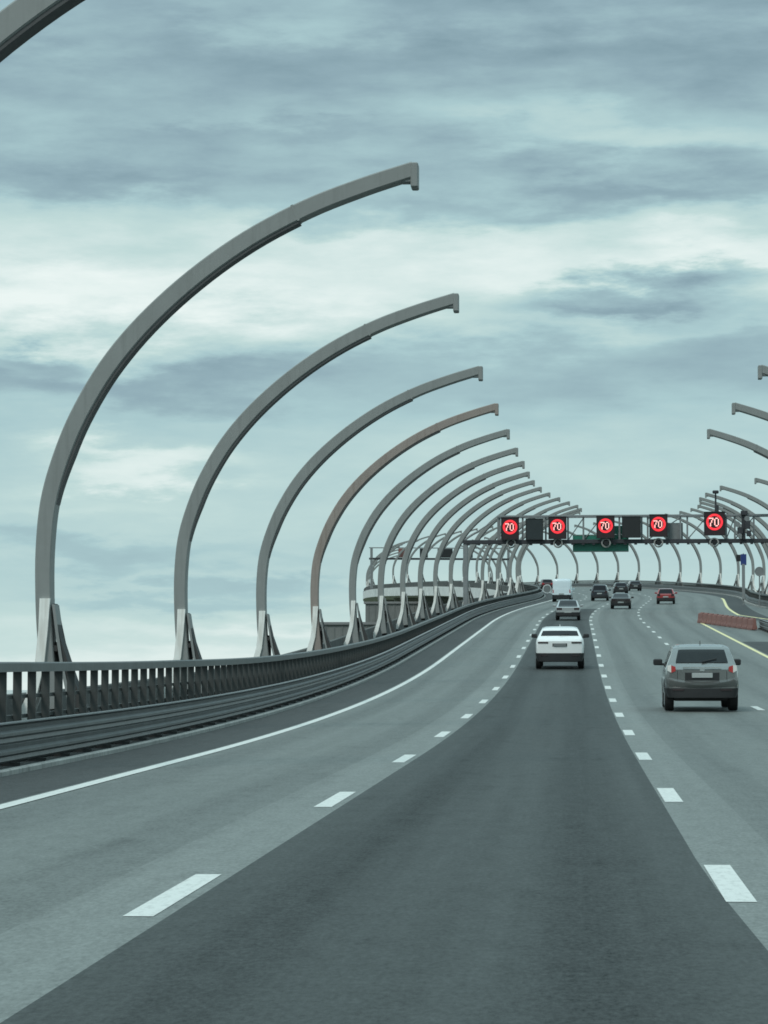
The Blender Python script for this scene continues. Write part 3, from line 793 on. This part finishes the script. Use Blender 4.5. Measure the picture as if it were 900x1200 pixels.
    # wheels
    for y in kw.get('axles', (.92, L-.88)):
        for sx in (-1, 1):
            ho = interp(plan, y); tw = .235; c = sx*(ho-.005-tw/2)
            mb = MB(); rg = []
            for (dx, rr) in ((-tw/2, wheel*.62), (-tw/2, wheel*.93), (-tw/2+.03, wheel), (tw/2-.03, wheel), (tw/2, wheel*.93), (tw/2, wheel*.62)):
                rg.append([Vector((c+sx*dx, y+rr*math.cos(2*math.pi*i/26), wheel+rr*math.sin(2*math.pi*i/26))) for i in range(26)])
            mb.loft(rg); wh = mb.obj('wheel', 'tyre', r, smooth=35)
            mb = MB(); xo = c+sx*(tw/2-.01); mb.ring((xo, y, wheel), (1, 0, 0), wheel*.6, .02, 26, 6); mb.cyl((xo-sx*.02, y, wheel), (xo+sx*.012, y, wheel), .07, n=12)
            for i in range(5):
                t = 2*math.pi*i/5; M = Matrix.Rotation(-t, 3, 'X')
                mb.box((xo, y+wheel*.32*math.cos(t), wheel+wheel*.32*math.sin(t)), (.02, wheel*.58, .06), Matrix.Rotation(t, 3, 'X'))
            mb.obj('rim', 'rim_alloy', wh)
            # wheel-arch lip, on the flank above the tyre
            mb = MB(); rg = []
            for i in range(15):
                t = math.pi*(.02+.96*i/14)
                q = []
                for R in (wheel+.015, wheel+.075):
                    yy, zz = y+R*math.cos(t), wheel+R*math.sin(t); q.append(Vector((sx*(xside(min(max(yy, .02), L-.02), max(zz, interp(botc, min(max(yy,0),L))+.01))+.012), yy, zz)))
                rg.append([q[0], q[1], q[1]-Vector((sx*.05, 0, 0)), q[0]-Vector((sx*.05, 0, 0))])
            mb.loft(rg); mb.obj('arch_trim', 'car_trim', r)
    mb = MB(); mb.rbox((0, L/2, zb+.02), (W2*1.5, L-1.2, .12), .03); mb.obj('underbody', 'car_trim', r)
    if detail:
        # spoiler lip over the rear window, roof fin, wiper, badge, crease strip
        y = tail[-1][0]; mb = MB(); hw = sec(y)[11][0]*.95
        mb.loft([[Vector((x, y-.16+.03*(abs(x)/hw)**2, H-.075)), Vector((x, y-.17+.03*(abs(x)/hw)**2, H-.045)), Vector((x, y+.1, ztop(x, y+.1)+.012)), Vector((x, y+.1, ztop(x, y+.1)-.03))] for x in [hw*q for q in (-1, -.6, -.2, .2, .6, 1)]])
        mb.obj('spoiler', bodym, r, smooth=40)
        mb = MB(); mb.prism([(-.02, 0), (.02, 0), (.006, .11), (-.006, .11)], y+.25, y+.4)
        f = mb.obj('roof_antenna', bodym, r); f.location.z = H-.01
        mb = MB(); yw = ya+.06; mb.cyl((0, ya-.02, interp(top, ya)+.03), (.38, yw, interp(top, yw)+.05), .012, n=6); mb.obj('rear_wiper', 'car_trim', r)
        if kw.get('trim', True):
            z = kw.get('trimz', belt-.02)
            rear_patch('tailgate_strip', kw.get('stripm', 'chrome'), -.52*W2, .52*W2, z, z+.04, .018, .03)
        if kw.get('trim', True): rear_patch('badge', 'chrome', -.06, .06, kw.get('badge', pz+.2), kw.get('badge', pz+.2)+.07, .02, .02)
        for sx in ((-1, 1) if kw.get('trim', True) else ()):
            rear_patch('shut_line', 'car_trim', sx*.66*W2, sx*.672*W2, zh+.04, belt-.13, .004, .02)
        if 'recess' in kw:
            a2 = kw['recess']; rear_patch('plate_recess', 'car_trim' if not kw.get('rm') else kw['rm'], -a2[0], a2[0], a2[1], a2[2], .006, .02)
        for sx in (-1, 1):
            rear_patch('reflector', 'lamp_smoked', sx*.5*W2, sx*.8*W2, rb+.14, rb+.18, .04, .03)
        if 'ledge' in kw:
            z = kw['ledge']; mb = MB(); hw2 = .9*W2
            mb.loft([[Vector((x, ry(min(abs(x), .88*W2))-.07, z+.1*(x/hw2)**2)), Vector((x, ry(min(abs(x), .88*W2))-.075, z+.04+.1*(x/hw2)**2)), Vector((x, ry(min(abs(x), .88*W2))+.03, z+.11+.1*(x/hw2)**2)), Vector((x, ry(min(abs(x), .88*W2))+.03, z-.1))] for x in [hw2*q for q in (-1, -.8, -.55, -.25, 0, .25, .55, .8, 1)]])
            mb.obj('bumper_step', bodym, r, smooth=30)
    return r

SUV = [(0, .99), (.10, 1.05), (.50, H0 := 1.57), (.62, 1.655)]
def suv_tail(H, belt): return [(0, belt-.07), (.09, belt+.0), (.20, belt+.06), (.52, H-.13), (.64, H-.045), (1.0, H-.005)]
def sedan_tail(H, belt): return [(0, belt-.03), (.08, belt+.02), (.45, belt+.07), (1.15, H-.11), (1.35, H-.035), (1.7, H)]
vehicle('grey_suv', 'dark grey crossover with a wide rear window, nearest vehicle ahead', 'car', 74, 3.22, 4.65, .945, 1.72, 1.17, [(0, 1.08), (.08, 1.15), (.2, 1.22), (.5, 1.54), (.66, 1.655), (1.0, 1.705)], 'paint_grey_car', glass='car_glass',
        zb=.30, rb=.40, wheel=.37, roofw=.73, lamp=(.68, .80, 1.04, 1.15), lampm='lamp_lit', lzt=(-.05, .04), lamp2=(.79, .885, 1.0, 1.2), l2zt=(.05, -.02), platem='plate_grey', plate=.93, bump=(.36, .6), ledge=.68, mirror='car_trim', recess=(.44, .80, 1.0), badge=1.04, trimz=1.105, rw=(.225, .56, .80))
vehicle('white_suv', 'white SUV with a dark lower bumper in the dark centre lane', 'car', 118, -.67, 4.8, 1.0, 1.72, 1.24, [(0, 1.15), (.1, 1.24), (.3, 1.33), (.68, 1.56), (.84, 1.67), (1.2, 1.715)], 'paint_white_car',
        zb=.32, rb=.40, wheel=.38, roofw=.70, lamp=(.48, .90, 1.06, 1.12), lampm='lamp_smoked', plate=1.0, platem='plate_dim', bump=(.32, .66), mirror='car_trim', glass='car_glass_tint', recess=(.30, .93, 1.06), trim=False, rw=(.35, .68, .90))
vehicle('silver_sedan', 'silver saloon in the dark lane between the white SUV and the van', 'car', 213, -.62, 4.6, .92, 1.5, .98, sedan_tail(1.5, .98), 'paint_silver_car',
        lamp=(.45, .85, .78, .93), lampm='lamp_smoked', plate=.62, bump=(.34, .6), detail=0)
vehicle('white_van', 'tall white van beside the end of the slatted railing', 'van', 305, -4.35, 5.2, 1.02, 2.45, 1.25, [(0, 1.3), (.03, 1.6), (.06, 2.1), (.10, 2.3), (.2, 2.42), (.6, 2.45)], 'paint_van',
        rb=.5, wheel=.35, roofw=.9, hood=1.2, cowl=2.0, wind=.8, lamp=(.84, .94, .95, 1.3), plate=.85, bump=(.4, .75), detail=0, rw=(.028, .07, .6), sw=((3.6, 4.0),), glass='paint_van')
vehicle('dark_suv', 'dark SUV with a pale sky-lit roof between the van and the bend', 'car', 311, -.55, 4.6, .94, 1.75, 1.1, suv_tail(1.75, 1.1), 'paint_navy_car',
        lamp=(.6, .85, .85, 1.1), lampm='lamp_smoked', plate=.8, bump=(.36, .6), detail=0)
vehicle('low_dark_car', 'low dark brownish saloon just right of the lane dashes on the bend', 'car', 261, 3.1, 4.5, .93, 1.40, .95, sedan_tail(1.40, .95), 'paint_brown_car',
        lamp=(.45, .85, .72, .88), lampm='lamp_smoked', plate=.6, bump=(.34, .55), detail=0)
vehicle('black_car', 'black hatchback just behind and left of the low brownish saloon', 'car', 369, 2.3, 4.3, .93, 1.5, 1.0, suv_tail(1.5, 1.0), 'paint_black_car',
        lamp=(.5, .82, .8, 1.0), lampm='lamp_smoked', plate=.7, bump=(.36, .58), detail=0)
vehicle('small_black_car', 'farthest small black car right of the hatchback before the bend', 'car', 408, 7.6, 4.2, .92, 1.42, .98, suv_tail(1.42, .98), 'paint_black_car',
        lamp=(.5, .82, .8, 1.0), lampm='lamp_smoked', plate=.7, bump=(.36, .58), detail=0)
vehicle('maroon_car', 'dull maroon car half hidden behind the white van', 'car', 423, -3.6, 4.4, .93, 1.55, 1.02, suv_tail(1.55, 1.02), 'paint_maroon_car',
        lamp=(.5, .82, .8, 1.0), plate=.7, bump=(.36, .58), detail=0)
vehicle('red_car', 'bright red hatchback alone in the lane near the red barriers', 'car', 288, 6.9, 4.2, .92, 1.55, 1.02, suv_tail(1.55, 1.02), 'paint_red_car',
        lamp=(.55, .83, .8, 1.02), lampm='lamp_smoked', plate=.72, bump=(.36, .62), detail=0)

# ------------------------------------------------------------------ sky, sun, camera
SUN_EL, SUN_AZ = math.radians(48), math.radians(-150)   # azimuth from +Y, clockwise; behind and to the left
w = bpy.data.worlds.new('World'); S.world = w; w.use_nodes = True
nt = w.node_tree; N = nt.nodes; L = nt.links; N.clear()
def mth(op, a, b=None, c=None, clamp=False):
    n = N.new('ShaderNodeMath'); n.operation = op; n.use_clamp = clamp
    for i, v in enumerate((a, b, c)):
        if v is None: continue
        if isinstance(v, (int, float)): n.inputs[i].default_value = v
        else: L.new(v, n.inputs[i])
    return n.outputs[0]
out = N.new('ShaderNodeOutputWorld')
sky = N.new('ShaderNodeTexSky'); sky.sky_type = 'NISHITA'; sky.sun_disc = False; sky.sun_elevation = SUN_EL; sky.sun_rotation = SUN_AZ
bg1 = N.new('ShaderNodeBackground'); L.new(sky.outputs[0], bg1.inputs[0]); bg1.inputs[1].default_value = .07
tc = N.new('ShaderNodeTexCoord'); sep = N.new('ShaderNodeSeparateXYZ'); L.new(tc.outputs['Generated'], sep.inputs[0])
x, y, z = sep.outputs
hz = mth('SQRT', mth('ADD', mth('MULTIPLY', x, x), mth('MULTIPLY', y, y)))
U = mth('ARCTAN2', x, y)                       # azimuth, radians from the road direction
V = mth('ARCTAN2', z, hz)                      # elevation, radians
# the cloud sheet: directions projected on a flat layer, so streaks close up towards the horizon
den = mth('ADD', mth('MAXIMUM', z, 0), .085)
comb = N.new('ShaderNodeCombineXYZ'); L.new(mth('DIVIDE', x, den), comb.inputs[0]); L.new(mth('DIVIDE', y, den), comb.inputs[1])
def cnoise(sx, sy, det, rough, off=0., dist=0.):
    mp = N.new('ShaderNodeMapping'); mp.inputs['Scale'].default_value = (sx, sy, 1); mp.inputs['Location'].default_value = (off, off*1.7, off)
    L.new(comb.outputs[0], mp.inputs['Vector'])
    n = N.new('ShaderNodeTexNoise'); n.inputs['Scale'].default_value = 1; n.inputs['Detail'].default_value = det; n.inputs['Roughness'].default_value = rough
    n.inputs['Distortion'].default_value = dist
    L.new(mp.outputs['Vector'], n.inputs['Vector']); return n.outputs['Fac']
n1 = cnoise(1.3, 1.1, 5, .55, 3.1, .3)
n2 = cnoise(3.2, 2.6, 7, .6, 7.7, .5)
n3 = cnoise(9., 5., 6, .6, 1.3, .2)
cm2 = N.new('ShaderNodeCombineXYZ'); L.new(U, cm2.inputs[0]); L.new(V, cm2.inputs[1])
def puff(sx, sy, det, rough, off, dist):
    mp = N.new('ShaderNodeMapping'); mp.inputs['Scale'].default_value = (sx, sy, 1); mp.inputs['Location'].default_value = (off, off*.7, off)
    L.new(cm2.outputs[0], mp.inputs['Vector'])
    n = N.new('ShaderNodeTexNoise'); n.inputs['Scale'].default_value = 1; n.inputs['Detail'].default_value = det; n.inputs['Roughness'].default_value = rough
    n.inputs['Distortion'].default_value = dist
    L.new(mp.outputs['Vector'], n.inputs['Vector']); return n.outputs['Fac']
n4 = puff(8, 36, 9, .56, 5.3, .0)
n5 = puff(30, 95, 7, .6, 2.1, .0)
n6 = puff(13, 50, 9, .6, 9.4, .0)
warp = mth('ADD', mth('MULTIPLY', mth('SUBTRACT', n1, .5), .02), mth('MULTIPLY', mth('SUBTRACT', n6, .5), .055))
Vw = mth('ADD', V, warp)
Uw = mth('ADD', U, mth('MULTIPLY', mth('SUBTRACT', n4, .5), .12))
# broad cloud bands by elevation (value = cloud brightness 0..1)
def band_ramp(stops):
    r = N.new('ShaderNodeValToRGB'); r.color_ramp.interpolation = 'EASE'
    e = r.color_ramp.elements
    while len(e) < len(stops): e.new(.5)
    for el, (p, v) in zip(e, stops): el.position = p; el.color = (v, v, v, 1)
    L.new(mth('MULTIPLY', Vw, 1/.30), r.inputs['Fac']); return r.outputs['Color']
def vy(py): return ((770-py)/3360+SL)/.30
B0 = band_ramp([(0, .90), (vy(765), .76), (vy(700), .66), (vy(640), .62), (vy(560), .62), (vy(500), .52), (vy(440), .42), (vy(385), .74), (vy(330), .82), (vy(270), .72), (vy(225), .34), (vy(150), .42), (vy(80), .24), (vy(10), .25), (1, .40)])
val = B0
def blob(px, py, rx, ry, amt, crisp=1.):
    """cloud mass at a compass direction / elevation, its outline broken up by the noise"""
    global val
    du = mth('DIVIDE', mth('SUBTRACT', Uw, math.atan((px-675)/3360)), rx/3360); dv = mth('DIVIDE', mth('SUBTRACT', Vw, math.atan((770-py)/3360)+SL), ry/3360)
    d2 = mth('ADD', mth('MULTIPLY', du, du), mth('MULTIPLY', dv, dv))
    if crisp != 1.: d2 = mth('POWER', d2, crisp)
    g = mth('POWER', 2.718, mth('MULTIPLY', d2, -1))
    val = mth('ADD', val, mth('MULTIPLY', g, amt))
blob(730, 345, 140, 25, -.50, 1.8); blob(800, 372, 110, 20, -.24, 1.6); blob(640, 372, 80, 16, -.28, 1.5)
blob(860, 405, 110, 26, -.16)
blob(70, 350, 190, 34, .20, 1.5); blob(330, 350, 160, 30, .12, 1.3); blob(560, 300, 150, 26, .08, 1.4); blob(860, 300, 110, 24, .18, 1.5)
blob(770, 160, 190, 22, .2, 1.5); blob(370, 150, 120, 16, -.14, 1.5); blob(200, 165, 90, 18, -.12, 1.4)
blob(560, 60, 300, 34, -.10); blob(60, 60, 130, 34, .16); blob(330, 20, 160, 22, .10)
blob(700, 235, 240, 24, -.12, 1.4); blob(60, 240, 130, 26, -.10)
blob(130, 452, 230, 26, -.20, 1.5); blob(10, 412, 55, 14, -.25, 1.4)
blob(165, 540, 130, 26, .30, 1.7); blob(110, 590, 120, 14, .08, 1.4); blob(90, 650, 190, 18, -.18, 1.6); blob(250, 692, 220, 15, -.22, 1.6); blob(330, 745, 200, 16, .12)
blob(620, 470, 200, 30, -.08); blob(730, 520, 200, 30, .08)
amp = mth('ADD', .5, mth('MULTIPLY', mth('MINIMUM', mth('MAXIMUM', V, 0), .25), 3.6))
val = mth('ADD', val, mth('MULTIPLY', mth('MULTIPLY', mth('SUBTRACT', n4, .5), .55), amp))
val = mth('ADD', val, mth('MULTIPLY', mth('MULTIPLY', mth('SUBTRACT', n6, .5), .38), amp))
val = mth('ADD', val, mth('MULTIPLY', mth('MULTIPLY', mth('SUBTRACT', n5, .5), .26), amp))
cr = N.new('ShaderNodeValToRGB'); L.new(val, cr.inputs['Fac']); cr.color_ramp.interpolation = 'LINEAR'
st = [(.0, (117, 145, 157)), (.25, (146, 174, 184)), (.5, (172, 204, 208)), (.72, (195, 221, 219)), (1., (238, 249, 246))]
e = cr.color_ramp.elements
while len(e) < len(st): e.new(.5)
for el, (p, c) in zip(e, st): el.position = p; el.color = lin(c)
# an overcast sky is about three times brighter overhead than at the horizon
ovc = mth('ADD', 1., mth('MULTIPLY', mth('MAXIMUM', mth('SUBTRACT', z, .22), 0), 1.7))
bg2 = N.new('ShaderNodeBackground'); L.new(cr.outputs[0], bg2.inputs[0]); L.new(ovc, bg2.inputs[1])
mixs = N.new('ShaderNodeMixShader'); mixs.inputs[0].default_value = .96
L.new(bg1.outputs[0], mixs.inputs[1]); L.new(bg2.outputs[0], mixs.inputs[2]); L.new(mixs.outputs[0], out.inputs[0])

sun = bpy.data.lights.new('sun', 'SUN'); sun.energy = 1.5; sun.angle = math.radians(14); sun.color = (1, .985, .93)
so = bpy.data.objects.new('sun', sun); COL.objects.link(so)
d = Vector((math.sin(SUN_AZ)*math.cos(SUN_EL), math.cos(SUN_AZ)*math.cos(SUN_EL), math.sin(SUN_EL)))
so.rotation_euler = (-d).to_track_quat('-Z', 'Y').to_euler()

cam = bpy.data.cameras.new('camera'); co = bpy.data.objects.new('camera', cam); COL.objects.link(co); S.camera = co
cam.sensor_fit = 'VERTICAL'; cam.sensor_height = 36; cam.lens = 3360/1200*36; cam.clip_start = .1; cam.clip_end = 30000
co.location = (0, 0, 1.59)
co.rotation_euler = (math.pi/2+math.atan(170/math.hypot(3360, 225))+SL, 0, math.atan(225/3360))
S.view_settings.view_transform = 'Standard'; S.view_settings.look = 'None'; S.view_settings.exposure = 0; S.view_settings.gamma = 1; S.view_settings.use_curve_mapping = False
S.cycles.use_denoising = True
S.cycles.max_bounces = 6
S.render.filter_size = 1.7
try: S.cycles.filter_width = 1.7
except Exception: pass
